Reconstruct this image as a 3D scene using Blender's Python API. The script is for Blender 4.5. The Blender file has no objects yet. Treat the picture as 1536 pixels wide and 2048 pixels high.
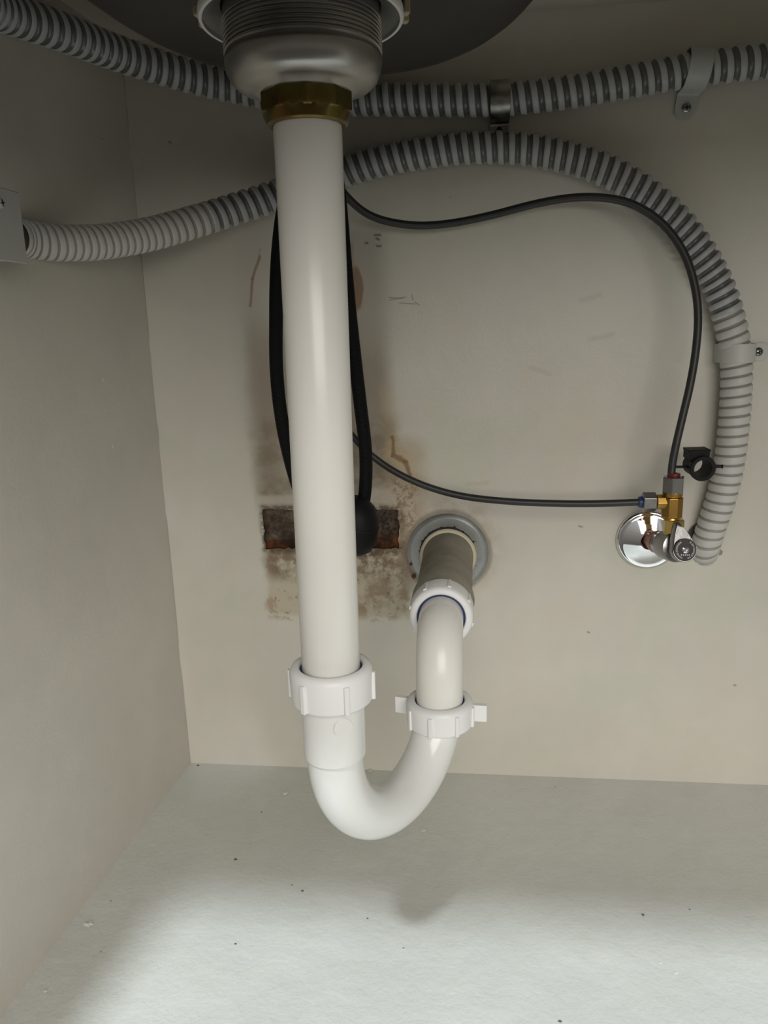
import bpy, bmesh, math, random
from math import pi, sin, cos, radians, sqrt, atan2
from mathutils import Vector, Matrix, noise as mnoise

random.seed(7)
C = bpy.context.scene
COL = C.collection

# ---------------------------------------------------------------- camera
FPX, CX, CY = 1538.0, 768.0, 1024.0
DIST = 0.80
nadir = Vector((187, 6406, FPX)).normalized()
vy = 654.7 - .0292 * 180
fwd = Vector((180, vy - CY, FPX))
fwd = (fwd - nadir * fwd.dot(nadir)).normalized()
rgt = nadir.cross(fwd)
if rgt.x < 0: rgt = -rgt
ROT = Matrix((rgt, fwd, -nadir))            # world = ROT @ (right, down, forward)
_r = ROT @ Vector(((388 - CX) / FPX, (1526 - CY) / FPX, 1))
CAM = Vector((0, -DIST, -_r.z / _r.y * DIST))
def ray(px, py): return ROT @ Vector(((px - CX) / FPX, (py - CY) / FPX, 1))
def at(px, py, Y=0.0):
    r = ray(px, py); return CAM + r * ((Y - CAM.y) / r.y)
def at_z(px, py, Z=0.0):
    r = ray(px, py); return CAM + r * ((Z - CAM.z) / r.z)
def at_x(px, py, X=0.0):
    r = ray(px, py); return CAM + r * ((X - CAM.x) / r.x)

cd = bpy.data.cameras.new('camera'); cam = bpy.data.objects.new('camera', cd); COL.objects.link(cam)
cd.sensor_fit = 'VERTICAL'; cd.sensor_height = 36; cd.sensor_width = 27; cd.lens = FPX / 2048 * 36
cd.clip_start = 0.01
m = Matrix((ROT.col[0], -ROT.col[1], -ROT.col[2])).transposed().to_4x4()
m.translation = CAM
cam.matrix_world = m
C.camera = cam

# ---------------------------------------------------------------- world, lights, exposure
w = bpy.data.worlds.new('world'); C.world = w; w.use_nodes = True
nt = w.node_tree; nt.nodes.clear()
o_ = nt.nodes.new('ShaderNodeOutputWorld'); b_ = nt.nodes.new('ShaderNodeBackground')
g_ = nt.nodes.new('ShaderNodeTexCoord'); s_ = nt.nodes.new('ShaderNodeSeparateXYZ'); cr = nt.nodes.new('ShaderNodeValToRGB')
mr = nt.nodes.new('ShaderNodeMapRange'); mr.inputs[1].default_value = -1; mr.inputs[2].default_value = 1
nt.links.new(g_.outputs['Generated'], s_.inputs[0]); nt.links.new(s_.outputs[2], mr.inputs[0])
nt.links.new(mr.outputs[0], cr.inputs[0]); nt.links.new(cr.outputs[0], b_.inputs[0]); nt.links.new(b_.outputs[0], o_.inputs[0])
e = cr.color_ramp.elements
e[0].position = .30; e[0].color = (.16, .145, .125, 1)
e[1].position = .80; e[1].color = (1.0, .985, .95, 1)
k = cr.color_ramp.elements.new(.52); k.color = (.42, .40, .36, 1)
b_.inputs[1].default_value = 0.6

def area(name, loc, target, size, energy, color):
    ld = bpy.data.lights.new(name, 'AREA'); ld.shape = 'DISK' if size < 1 else 'SQUARE'; ld.size = size; ld.energy = energy; ld.color = color
    lo = bpy.data.objects.new(name, ld); COL.objects.link(lo); lo.location = loc
    lo.rotation_euler = (Vector(target) - Vector(loc)).to_track_quat('-Z', 'Y').to_euler()
    return lo
LT = Vector((-.03, -.28, .05)); LD = Vector((-.20, -.63, 1.0)).normalized()
area('kitchen_ceiling_light', LT + LD * 3.0, LT, .24, 74, (.82, .945, 1.0))
area('window_daylight', (.55, -2.3, 1.15), (-.05, -.2, .25), 1.5, 35, (1.0, .96, .895))

C.view_settings.view_transform = 'Standard'; C.view_settings.look = 'None'
C.view_settings.gamma = 1; C.view_settings.exposure = 0.0
C.view_settings.use_curve_mapping = False

# ---------------------------------------------------------------- material helpers
def mat(name, col, rough=.5, metal=0., bump=0., scale=60., var=0., var_scale=8., coat=0., spec=.5, col2=None):
    m = bpy.data.materials.new(name); m.use_nodes = True; n = m.node_tree; b = n.nodes['Principled BSDF']
    b.inputs['Base Color'].default_value = (*col, 1); b.inputs['Roughness'].default_value = rough
    b.inputs['Metallic'].default_value = metal; b.inputs['Coat Weight'].default_value = coat
    b.inputs['Specular IOR Level'].default_value = spec
    tc = n.nodes.new('ShaderNodeTexCoord')
    if bump:
        nz = n.nodes.new('ShaderNodeTexNoise'); nz.inputs['Scale'].default_value = scale; nz.inputs['Detail'].default_value = 4
        bp = n.nodes.new('ShaderNodeBump'); bp.inputs['Strength'].default_value = bump; bp.inputs['Distance'].default_value = .001
        n.links.new(tc.outputs['Object'], nz.inputs['Vector']); n.links.new(nz.outputs['Fac'], bp.inputs['Height'])
        n.links.new(bp.outputs[0], b.inputs['Normal'])
    if var:
        nz = n.nodes.new('ShaderNodeTexNoise'); nz.inputs['Scale'].default_value = var_scale; nz.inputs['Detail'].default_value = 5
        n.links.new(tc.outputs['Object'], nz.inputs['Vector'])
        r = n.nodes.new('ShaderNodeValToRGB'); r.color_ramp.elements[0].position = .35; r.color_ramp.elements[1].position = .65
        c2 = col2 if col2 else tuple(c * (1 - var) for c in col)
        r.color_ramp.elements[0].color = (*c2, 1); r.color_ramp.elements[1].color = (*col, 1)
        n.links.new(nz.outputs['Fac'], r.inputs[0]); n.links.new(r.outputs[0], b.inputs['Base Color'])
    return m

class G:
    """small helper to write shader expressions"""
    def __init__(s, nt): s.nt = nt
    def m(s, op, a, b=None, c=None, clamp=False):
        n = s.nt.nodes.new('ShaderNodeMath'); n.operation = op; n.use_clamp = clamp
        for i, v in enumerate((a, b, c)):
            if v is None: continue
            if isinstance(v, (int, float)): n.inputs[i].default_value = v
            else: s.nt.links.new(v, n.inputs[i])
        return n.outputs[0]
    def ramp(s, v, lo, hi):
        n = s.nt.nodes.new('ShaderNodeMapRange'); n.interpolation_type = 'SMOOTHSTEP'
        s.nt.links.new(v, n.inputs[0]); n.inputs[1].default_value = lo; n.inputs[2].default_value = hi
        n.inputs[3].default_value = 0; n.inputs[4].default_value = 1
        return n.outputs[0]
    def box(s, x, z, x0, x1, z0, z1, sx, sz):
        a = s.m('MULTIPLY', s.ramp(x, x0 - sx, x0 + sx), s.m('SUBTRACT', 1, s.ramp(x, x1 - sx, x1 + sx)))
        b = s.m('MULTIPLY', s.ramp(z, z0 - sz, z0 + sz), s.m('SUBTRACT', 1, s.ramp(z, z1 - sz, z1 + sz)))
        return s.m('MULTIPLY', a, b)
    def ell(s, x, z, cx, cz, rx, rz, soft=.5):
        a = s.m('POWER', s.m('DIVIDE', s.m('SUBTRACT', x, cx), rx), 2)
        b = s.m('POWER', s.m('DIVIDE', s.m('SUBTRACT', z, cz), rz), 2)
        d = s.m('SQRT', s.m('ADD', a, b))
        return s.m('SUBTRACT', 1, s.ramp(d, 1 - soft, 1 + soft))
    def seg(s, x, z, ax, az, bx, bz, wd):
        dx, dz = bx - ax, bz - az; L2 = dx * dx + dz * dz
        u = s.m('SUBTRACT', x, ax); v = s.m('SUBTRACT', z, az)
        t = s.m('DIVIDE', s.m('ADD', s.m('MULTIPLY', u, dx), s.m('MULTIPLY', v, dz)), L2, clamp=True)
        p = s.m('SUBTRACT', u, s.m('MULTIPLY', t, dx)); q = s.m('SUBTRACT', v, s.m('MULTIPLY', t, dz))
        d = s.m('SQRT', s.m('ADD', s.m('MULTIPLY', p, p), s.m('MULTIPLY', q, q)))
        return s.m('SUBTRACT', 1, s.ramp(d, wd * .3, wd * 1.3))
    def noise(s, vec, scale, detail=4, rough=.5, out='Fac'):
        n = s.nt.nodes.new('ShaderNodeTexNoise'); n.inputs['Scale'].default_value = scale
        n.inputs['Detail'].default_value = detail; n.inputs['Roughness'].default_value = rough
        s.nt.links.new(vec, n.inputs['Vector']); return n.outputs[out]
    def mix(s, fac, a, b):
        n = s.nt.nodes.new('ShaderNodeMix'); n.data_type = 'RGBA'
        if isinstance(fac, (int, float)): n.inputs[0].default_value = fac
        else: s.nt.links.new(fac, n.inputs[0])
        for i, v in ((6, a), (7, b)):
            if isinstance(v, tuple): n.inputs[i].default_value = (*v, 1)
            else: s.nt.links.new(v, n.inputs[i])
        return n.outputs[2]

XL, XR, YF, ZT = -.3415, .56, -.60, .782      # cabinet interior: side walls, front, counter underside
def paint_base(name, col, bump=.25, rough=.42, streak=None):
    m = bpy.data.materials.new(name); m.use_nodes = True; n = m.node_tree; b = n.nodes['Principled BSDF']; g = G(n)
    tc = n.nodes.new('ShaderNodeTexCoord').outputs['Object']
    big = g.noise(tc, 5, 4, .6); mid = g.noise(tc, 22, 5, .6)
    c = g.mix(g.ramp(big, .35, .68), tuple(v * .93 for v in col), tuple(min(1, v * 1.03) for v in col))
    c = g.mix(g.m('MULTIPLY', g.ramp(mid, .5, .75), .18), c, (col[0] * .98, col[1] * .93, col[2] * .84))
    # scattered little specks of dirt
    v = n.nodes.new('ShaderNodeTexVoronoi'); v.inputs['Scale'].default_value = 26; v.inputs['Randomness'].default_value = 1
    n.links.new(tc, v.inputs['Vector'])
    sp = g.m('MULTIPLY', g.m('SUBTRACT', 1, g.ramp(v.outputs['Distance'], .018, .04)), g.ramp(g.noise(tc, 9, 2), .53, .6))
    c = g.mix(g.m('MULTIPLY', sp, .55), c, (.16, .13, .10))
    h1 = g.noise(tc, 260, 3, .6); h2 = g.noise(tc, 55, 3, .55)
    h = g.m('ADD', g.m('MULTIPLY', h1, .35), h2)
    bp = n.nodes.new('ShaderNodeBump'); bp.inputs['Strength'].default_value = bump; bp.inputs['Distance'].default_value = .0012
    n.links.new(h, bp.inputs['Height']); n.links.new(bp.outputs[0], b.inputs['Normal'])
    b.inputs['Roughness'].default_value = rough
    n.links.new(c, b.inputs['Base Color'])
    return m, n, g, tc, c, b

M = {}
M['floor'] = paint_base('floor_paint', (.595, .60, .565), bump=.9, rough=.34)[0]
M['side'] = paint_base('side_wall_paint', (.60, .575, .515), bump=.30, rough=.5)[0]
M['ceil'] = mat('counter_underside', (.50, .46, .40), .7, bump=.2, scale=40)

def wall_material():
    m, n, g, tc, c, b = paint_base('back_wall_paint', (.615, .588, .520), bump=.28, rough=.36)
    sep = n.nodes.new('ShaderNodeSeparateXYZ'); n.links.new(tc, sep.inputs[0])
    dn = n.nodes.new('ShaderNodeTexNoise'); dn.inputs['Scale'].default_value = 30; dn.inputs['Detail'].default_value = 5
    n.links.new(tc, dn.inputs['Vector'])
    ds = n.nodes.new('ShaderNodeSeparateColor'); n.links.new(dn.outputs['Color'], ds.inputs[0])
    def warp(v, ch, a): return g.m('ADD', v, g.m('MULTIPLY', g.m('SUBTRACT', ds.outputs[ch], .5), a))
    x, z = sep.outputs[0], sep.outputs[2]
    xd, zd = warp(x, 0, .022), warp(z, 1, .022)
    xs, zs = warp(x, 2, .007), warp(z, 0, .007)
    def W(px, py): p = at(px, py, 0); return p.x, p.z
    def bx(px0, px1, py0, py1, s, warp2=False, sz=None):
        a = W((px0 + px1) / 2, py0); q = W((px0 + px1) / 2, py1)
        l = W(px0, (py0 + py1) / 2); r = W(px1, (py0 + py1) / 2)
        X, Z = (xd, zd) if warp2 else (xs, zs)
        return g.box(X, Z, l[0], r[0], q[1], a[1], s, sz or s)
    n1 = g.noise(tc, 38, 6, .65); n2 = g.noise(tc, 120, 5, .7); n3 = g.noise(tc, 14, 5, .6)
    def put(c, mask, k, col): return g.mix(g.m('MULTIPLY', mask, k, clamp=True), c, col)
    c = put(c, g.ramp(g.noise(tc, 6.5, 3, .6), .48, .66), .40, (.63, .555, .495))
    off = n.nodes.new('ShaderNodeVectorMath'); off.inputs[1].default_value = (3.1, 0, 1.7); n.links.new(tc, off.inputs[0])
    c = put(c, g.ramp(g.noise(off.outputs[0], 8, 4, .65), .50, .66), .38, (.55, .565, .455))
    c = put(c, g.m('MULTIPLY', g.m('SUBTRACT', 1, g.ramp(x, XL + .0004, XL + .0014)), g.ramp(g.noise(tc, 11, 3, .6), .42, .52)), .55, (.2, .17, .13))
    # large repainted / plastered region right of the pipe, a bit yellower
    c = put(c, g.m('MULTIPLY', bx(840, 1260, 560, 980, .03, True), g.ramp(n3, .4, .7)), .45, (.60, .57, .44))
    c = put(c, g.m('MULTIPLY', bx(940, 1330, 470, 900, .03, True), g.ramp(n1, .45, .7)), .25, (.66, .61, .56))
    # grey brown column behind the pipe
    c = put(c, bx(600, 772, 455, 960, .012), .42, (.25, .22, .18))
    c = put(c, g.m('MULTIPLY', bx(512, 776, 685, 1012, .012, False, .035), g.m('ADD', .55, g.m('MULTIPLY', n3, .7))), .72, (.27, .22, .16))
    c = put(c, g.m('MULTIPLY', bx(512, 800, 840, 1012, .010, True), g.ramp(n1, .40, .62)), .65, (.20, .15, .10))
    c = put(c, bx(502, 560, 640, 1005, .009, True, .03), .45, (.27, .215, .155))
    # tan stain below and around the opened strip
    c = put(c, bx(532, 815, 1000, 1232, .004), .62, (.45, .38, .26))
    c = put(c, g.m('MULTIPLY', bx(770, 850, 880, 1115, .010, True), g.m('ADD', .5, g.m('MULTIPLY', n1, .8))), .60, (.42, .32, .20))
    c = put(c, g.m('MULTIPLY', bx(690, 822, 1085, 1228, .006, True), g.ramp(n1, .40, .60)), .70, (.24, .155, .085))
    c = put(c, g.m('MULTIPLY', bx(533, 620, 1090, 1160, .008, True), g.ramp(n1, .34, .55)), .85, (.17, .11, .065))
    c = put(c, g.m('MULTIPLY', bx(540, 826, 1105, 1232, .006, True), g.ramp(n2, .56, .66)), .75, (.20, .12, .06))
    c = put(c, g.m('MULTIPLY', bx(700, 840, 1070, 1150, .010, True), g.ramp(n2, .40, .58)), .75, (.14, .085, .045))
    c = put(c, g.m('MULTIPLY', bx(532, 826, 1195, 1240, .004, True), g.ramp(n1, .50, .60)), .6, (.30, .20, .11))
    # brown rim hugging the opening
    c = put(c, g.m('MULTIPLY', bx(522, 812, 1006, 1108, .0035, True), g.ramp(n2, .32, .54)), .9, (.10, .065, .04))
    # pale plaster lips above the strip
    c = put(c, bx(512, 612, 990, 1010, .003), .70, (.56, .52, .45))
    c = put(c, bx(735, 800, 978, 1008, .003), .60, (.50, .45, .38))
    # crumbly ochre edge beside the flange
    c = put(c, g.m('MULTIPLY', bx(793, 832, 955, 1075, .004, True), g.ramp(g.noise(tc, 170, 4, .8), .48, .56)), .75, (.22, .14, .07))
    # halo around the drain flange
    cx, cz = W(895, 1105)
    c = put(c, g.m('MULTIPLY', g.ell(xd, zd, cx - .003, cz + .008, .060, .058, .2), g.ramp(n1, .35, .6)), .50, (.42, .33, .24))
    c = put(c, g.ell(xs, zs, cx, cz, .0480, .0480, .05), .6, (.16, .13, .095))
    # rusty run, scratches and pencil marks
    def path(c, pts, wd, k, col, X=None, Z=None):
        for p, q in zip(pts[:-1], pts[1:]):
            a, d = W(*p), W(*q)
            c = put(c, g.seg(X or xs, Z or zs, a[0], a[1], d[0], d[1], wd), k, col)
        return c
    c = path(c, [(776, 790), (782, 900), (812, 925), (825, 975)], .011, .30, (.50, .38, .20), xd, zd)
    c = path(c, [(783, 875), (785, 908), (812, 926), (822, 950)], .0028, .85, (.22, .13, .06), xd, zd)
    c = path(c, [(518, 515), (506, 560), (499, 612)], .0018, .75, (.30, .18, .10))
    c = path(c, [(520, 500), (515, 525)], .0015, .3, (.33, .22, .14))
    a = W(712, 575); c = put(c, g.ell(xs, zs, a[0], a[1], .0065, .021, .18), .95, (.27, .17, .10))
    c = path(c, [(703, 488), (706, 540)], .002, .6, (.36, .26, .16))
    for p in [((750, 470), (760, 470)), ((753, 477), (758, 479)), ((754, 492), (761, 492)), ((731, 486), (735, 486))]:
        c = path(c, p, .0014, .75, (.10, .08, .06), x, z)
    for p in [((778, 595), (805, 597)), ((800, 606), (830, 608)), ((823, 590), (826, 600)), ((830, 604), (838, 610)), ((780, 600), (812, 594))]:
        c = path(c, p, .0008, .55, (.2, .16, .12), x, z)
    for p in [((935, 970), (975, 965)), ((1160, 600), (1200, 590)), ((1180, 680), (1225, 668)), ((1060, 735), (1100, 750))]:
        c = path(c, p, .003, .22, (.40, .34, .26))
    for p in [((1158, 1052), (1164, 1054)), ((296, 797), (300, 795)), ((338, 284), (341, 286)), ((1468, 1370), (1471, 1371)), ((931, 1416), (934, 1416)), ((1176, 1264), (1178, 1265)), ((325, 470), (326, 472))]:
        c = path(c, p, .0014, .6, (.2, .15, .1), x, z)
    # dark gap where the conduit enters the wall
    a = W(1412, 1085); c = put(c, g.ell(xs, zs, a[0] - .002, a[1] + .004, .0185, .0195, .08), .95, (.03, .028, .024))
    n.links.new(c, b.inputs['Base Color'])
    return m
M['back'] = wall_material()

def brick_material():
    m = bpy.data.materials.new('exposed_brick_and_wood'); m.use_nodes = True; n = m.node_tree; b = n.nodes['Principled BSDF']; g = G(n)
    tc = n.nodes.new('ShaderNodeTexCoord').outputs['Object']
    sep = n.nodes.new('ShaderNodeSeparateXYZ'); n.links.new(tc, sep.inputs[0])
    n1 = g.noise(tc, 70, 6, .7); n2 = g.noise(tc, 260, 6, .7)
    c = g.mix(g.ramp(n1, .35, .65), (.045, .030, .020), (.22, .155, .11))
    c = g.mix(g.ramp(n2, .5, .62), c, (.07, .05, .035))
    zz = at(660, 1082, 0).z
    xr = at(700, 1050, 0).x
    right = g.ramp(sep.outputs[0], xr, xr + .01)
    c = g.mix(g.m('MULTIPLY', right, g.ramp(n2, .62, .40)), c, (.022, .018, .010))
    zn = g.m('ADD', g.m('SUBTRACT', sep.outputs[2], g.m('MULTIPLY', right, .006)), g.m('MULTIPLY', g.m('SUBTRACT', n1, .5), .006))
    band = g.m('SUBTRACT', 1, g.ramp(zn, zz - .002, zz + .001))
    c = g.mix(band, c, g.mix(g.ramp(n1, .4, .6), (.035, .014, .005), (.17, .055, .014)))
    n.links.new(c, b.inputs['Base Color']); b.inputs['Roughness'].default_value = .85
    bp = n.nodes.new('ShaderNodeBump'); bp.inputs['Strength'].default_value = .9; bp.inputs['Distance'].default_value = .003
    n.links.new(n2, bp.inputs['Height']); n.links.new(bp.outputs[0], b.inputs['Normal'])
    return m
M['brick'] = brick_material()

M['pvc'] = mat('white_pvc', (.80, .785, .745), .26, bump=.05, scale=90, var=.04, var_scale=14, spec=.5)
M['pvc_trap'] = mat('white_trap_plastic', (.76, .765, .745), .16, spec=.55)
M['nut'] = mat('white_nut_plastic', (.80, .80, .80), .42, bump=.06, scale=300)
M['gasket'] = mat('blue_gasket', (.012, .03, .11), .5)
M['black'] = mat('black_rubber', (.006, .006, .007), .55, spec=.25)
M['tube'] = mat('charcoal_tube', (.022, .023, .023), .42)
M['chrome'] = mat('chrome', (.80, .80, .82), .07, 1.0)
M['satin'] = mat('satin_chrome', (.30, .29, .29), .24, 1.0, bump=.1, scale=200)
M['brass'] = mat('brass', (.46, .27, .075), .30, 1.0, bump=.1, scale=160)
M['brass_pale'] = mat('pale_brass', (.60, .42, .14), .34, 1.0)
M['copper'] = mat('copper', (.50, .27, .20), .38, 1.0)
M['oldbrass'] = mat('tarnished_brass', (.17, .15, .045), .27, 1.0, var=.5, var_scale=60, col2=(.12, .065, .025))
M['zinc'] = mat('cast_strainer_metal', (.42, .41, .40), .30, 1.0, bump=.12, scale=60, var=.3, var_scale=18)
M['dish'] = mat('lock_nut_metal', (.30, .31, .31), .5, .7, bump=.2, scale=50, var=.25, var_scale=30)
M['whitering'] = mat('white_washer', (.74, .73, .72), .5)
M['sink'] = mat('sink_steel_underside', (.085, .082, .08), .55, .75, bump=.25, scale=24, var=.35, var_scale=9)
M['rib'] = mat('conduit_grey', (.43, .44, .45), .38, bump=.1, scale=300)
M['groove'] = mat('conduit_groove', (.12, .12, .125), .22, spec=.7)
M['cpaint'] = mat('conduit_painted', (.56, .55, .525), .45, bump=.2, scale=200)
M['cpaint2'] = mat('conduit_painted_groove_shade', (.30, .285, .26), .5)  # paint tone darkened for the soft shade inside the grooves
M['strap'] = mat('grey_strap', (.45, .46, .455), .42, bump=.1, scale=150)
M['steel'] = mat('galvanised_strap', (.42, .41, .38), .35, 1.0, bump=.3, scale=60, var=.5, var_scale=50)
M['slot'] = mat('dark_slot', (.008, .008, .01), .6)
M['box'] = mat('junction_box_paint', (.47, .47, .455), .42, bump=.1, scale=120)
M['stub'] = mat('plastered_pipe', (.34, .315, .25), .75, bump=.8, scale=70, var=.35, var_scale=26)
M['cream'] = mat('cream_sealant', (.58, .52, .38), .55, bump=.3, scale=120)
M['flange'] = mat('worn_steel_flange', (.44, .45, .45), .36, .75, bump=.25, scale=70, var=.35, var_scale=28)
M['rust'] = mat('rust', (.10, .035, .012), .8)
M['chip'] = mat('paint_chip', (.66, .65, .60), .6, bump=.4, scale=200)
M['dirt'] = mat('dark_crumb', (.13, .115, .09), .8)
M['tan'] = mat('old_plastic', (.42, .36, .24), .5, bump=.2, scale=120)
M['red'] = mat('red_ring', (.16, .008, .012), .4)
M['blue'] = mat('blue_ring', (.015, .04, .14), .4)
M['face'] = mat('handle_disc', (.022, .018, .020), .4, 0)
M['print'] = mat('silver_print', (.55, .52, .52), .35, .6)

# ---------------------------------------------------------------- object helpers
ORG = {}
def thing(name, loc, label=None, cat=None, group=None):
    o = bpy.data.objects.new(name, None); COL.objects.link(o); o.location = loc; o.empty_display_size = .01
    if label: o['label'] = label
    if cat: o['category'] = cat
    if group: o['group'] = group
    ORG[o.name] = Vector(loc); return o
def part(name, bm, mats, parent=None, smooth=True, label=None, bevel=0., angle=35):
    me = bpy.data.meshes.new(name)
    bmesh.ops.recalc_face_normals(bm, faces=bm.faces)
    org = ORG[parent.name] if parent else Vector((0, 0, 0))
    bm.transform(Matrix.Translation(-org)); bm.to_mesh(me); bm.free()
    for x in (mats if isinstance(mats, (list, tuple)) else [mats]): me.materials.append(M[x])
    o = bpy.data.objects.new(name, me); COL.objects.link(o)
    if parent: o.parent = parent
    ORG[o.name] = org
    if bevel:
        b = o.modifiers.new('bevel', 'BEVEL'); b.width = bevel; b.segments = 3; b.limit_method = 'ANGLE'; b.angle_limit = radians(40)
    if smooth:
        for p in me.polygons: p.use_smooth = True
        me.set_sharp_from_angle(angle=radians(angle))
    if label: o['label'] = label
    return o
def solo(name, bm, mats, label, cat, group=None, **kw):
    """a thing that is one mesh; its origin is moved to its own bounds"""
    vs = [v.co for v in bm.verts]
    c = Vector([(min(v[i] for v in vs) + max(v[i] for v in vs)) / 2 for i in range(3)])
    c.z = min(v.z for v in vs)
    bm.transform(Matrix.Translation(-c))
    o = part(name, bm, mats, None, **kw); o.location = c; ORG[o.name] = c
    o['label'] = label; o['category'] = cat
    if group: o['group'] = group
    return o
def struct(o): o['kind'] = 'structure'; return o

def axis_matrix(origin, zdir, xhint=Vector((1, 0, 0))):
    z = Vector(zdir).normalized(); x = xhint - z * xhint.dot(z)
    if x.length < 1e-4: x = Vector((0, 0, 1)) - z * z.z
    x.normalize(); y = z.cross(x)
    m = Matrix((x, y, z)).transposed().to_4x4(); m.translation = Vector(origin); return m

def lathe(prof, mat4=None, seg=64, closed=True, bm=None, rfun=None, mi=0):
    """prof: list of (r, z); closed -> profile is a loop. returns bmesh"""
    bm = bm or bmesh.new(); rings = []
    for (r, z) in prof:
        if r < 1e-6:
            rings.append([bm.verts.new((0, 0, z))])
        else:
            rings.append([bm.verts.new(((rfun(2 * pi * k / seg, r, z) if rfun else r) * cos(2 * pi * k / seg),
                                        (rfun(2 * pi * k / seg, r, z) if rfun else r) * sin(2 * pi * k / seg), z)) for k in range(seg)])
    new = [v for rr in rings for v in rr]
    pairs = list(zip(rings[:-1], rings[1:]))
    if closed: pairs.append((rings[-1], rings[0]))
    for a, b in pairs:
        for k in range(seg):
            k2 = (k + 1) % seg
            if len(a) == 1 and len(b) == 1: break
            if len(a) == 1: f = bm.faces.new((a[0], b[k], b[k2]))
            elif len(b) == 1: f = bm.faces.new((a[k], a[k2], b[0]))
            else: f = bm.faces.new((a[k], a[k2], b[k2], b[k]))
            f.material_index = mi
    if mat4 is not None: bmesh.ops.transform(bm, matrix=mat4, verts=new)
    return bm

def boxm(size, mat4, bm=None, mi=0):
    bm = bm or bmesh.new()
    r = bmesh.ops.create_cube(bm, size=1)
    bmesh.ops.scale(bm, vec=size, verts=r['verts']); bmesh.ops.transform(bm, matrix=mat4, verts=r['verts'])
    return bm

def catmull(P, step=.004):
    P = [Vector(p) for p in P]
    P = [P[0] * 2 - P[1]] + P + [P[-1] * 2 - P[-2]]
    out = []
    for i in range(1, len(P) - 2):
        a, b, c, d = P[i - 1:i + 3]
        n = max(2, int((c - b).length / step * 3))
        for k in range(n):
            t = k / n
            out.append(.5 * ((2 * b) + (c - a) * t + (2 * a - 5 * b + 4 * c - d) * t * t + (3 * b - a - 3 * c + d) * t ** 3))
    out.append(P[-2])
    # smooth a little, then resample evenly
    for _ in range(6):
        q = out[:]
        for i in range(1, len(out) - 1): q[i] = (out[i - 1] + out[i] * 2 + out[i + 1]) / 4
        out = q
    L = [0]
    for i in range(1, len(out)): L.append(L[-1] + (out[i] - out[i - 1]).length)
    n = max(4, int(L[-1] / step)); res = []; j = 0
    for k in range(n + 1):
        s = L[-1] * k / n
        while j < len(L) - 2 and L[j + 1] < s: j += 1
        t = (s - L[j]) / max(1e-9, L[j + 1] - L[j]); res.append(out[j].lerp(out[j + 1], min(1, t)))
    return res
def frames(P):
    T = [(P[min(i + 1, len(P) - 1)] - P[max(i - 1, 0)]).normalized() for i in range(len(P))]
    up = Vector((0, 0, 1)) if abs(T[0].z) < .9 else Vector((0, 1, 0))
    N = [(up - T[0] * up.dot(T[0])).normalized()]
    for i in range(1, len(P)):
        n = N[-1] - T[i] * N[-1].dot(T[i]); N.append(n.normalized())
    return T, N
def tube(P, r, seg=20, step=.004, cap=True, raw=False, bm=None):
    bm = bm or bmesh.new(); P = [Vector(p) for p in P] if raw else catmull(P, step); T, N = frames(P); rings = []
    for i, p in enumerate(P):
        rr = r(i / (len(P) - 1)) if callable(r) else r
        B = T[i].cross(N[i])
        rings.append([bm.verts.new(p + (N[i] * cos(2 * pi * k / seg) + B * sin(2 * pi * k / seg)) * rr) for k in range(seg)])
    for a, b in zip(rings[:-1], rings[1:]):
        for k in range(seg): bm.faces.new((a[k], a[(k + 1) % seg], b[(k + 1) % seg], b[k]))
    if cap: bm.faces.new(rings[0]); bm.faces.new(rings[-1][::-1])
    return bm

def conduit(P, R, pitch, depth, paint, seg=40, per=12):
    """spiral wound flexible conduit; the grid itself follows the helix. paint(s01)->bool"""
    bm = bmesh.new(); Q = catmull(P, .002); T, N = frames(Q)
    L = [0]
    for i in range(1, len(Q)): L.append(L[-1] + (Q[i] - Q[i - 1]).length)
    tot = L[-1]; ds = tot / (len(Q) - 1)
    def frame(s):
        f = min(max(s / ds, 0), len(Q) - 1.001); i = int(f); t = f - i
        return Q[i].lerp(Q[i + 1], t), T[i].lerp(T[i + 1], t).normalized(), N[i].lerp(N[i + 1], t).normalized()
    def pr(ph, gw):    # rib profile: rounded flat rib, groove of width gw
        if ph < 1 - gw:
            u = ph / (1 - gw) * 2 - 1; return 1 - .22 * u ** 4 - .06 * u * u
        u = (ph - (1 - gw)) / gw; return .72 - .72 * sin(pi * u) ** .8
    turns = int(tot / (pitch(.5)) ) + 4
    # variable pitch: accumulate turn starts
    starts = [0.0]
    while starts[-1] < tot: starts.append(starts[-1] + pitch(starts[-1] / tot))
    n = (len(starts) - 1) * per; rows = []
    def s_of(turn):   # continuous turn count -> s
        i = int(turn); i = max(0, min(i, len(starts) - 2)); return starts[i] + (turn - i) * (starts[i + 1] - starts[i])
    for i in range(n):
        row = []
        for j in range(seg):
            s = s_of(i / per + j / seg); p, t, nn = frame(s); B = t.cross(nn)
            q = paint(s / tot); gw = .50 - .22 * q
            rr = R - depth * (1 - .35 * q) * (1 - pr((i % per) / per, gw))
            a = 2 * pi * j / seg
            row.append(bm.verts.new(p + (nn * cos(a) + B * sin(a)) * rr))
        rows.append(row)
    for i in range(n - 1):
        for j in range(seg):
            if j < seg - 1: q = (rows[i][j], rows[i][j + 1], rows[i + 1][j + 1], rows[i + 1][j])
            else:
                if i + per + 1 >= n: continue
                q = (rows[i][j], rows[i + per][0], rows[i + per + 1][0], rows[i + 1][j])
            f = bm.faces.new(q)
            pt = paint(s_of(i / per + j / seg) / tot); ph = ((i % per) + .5) / per
            gr = ph > (1 - (.50 - .22 * pt)) + .02 and ph < .985
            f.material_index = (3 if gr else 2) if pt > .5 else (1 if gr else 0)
    return bm

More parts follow.
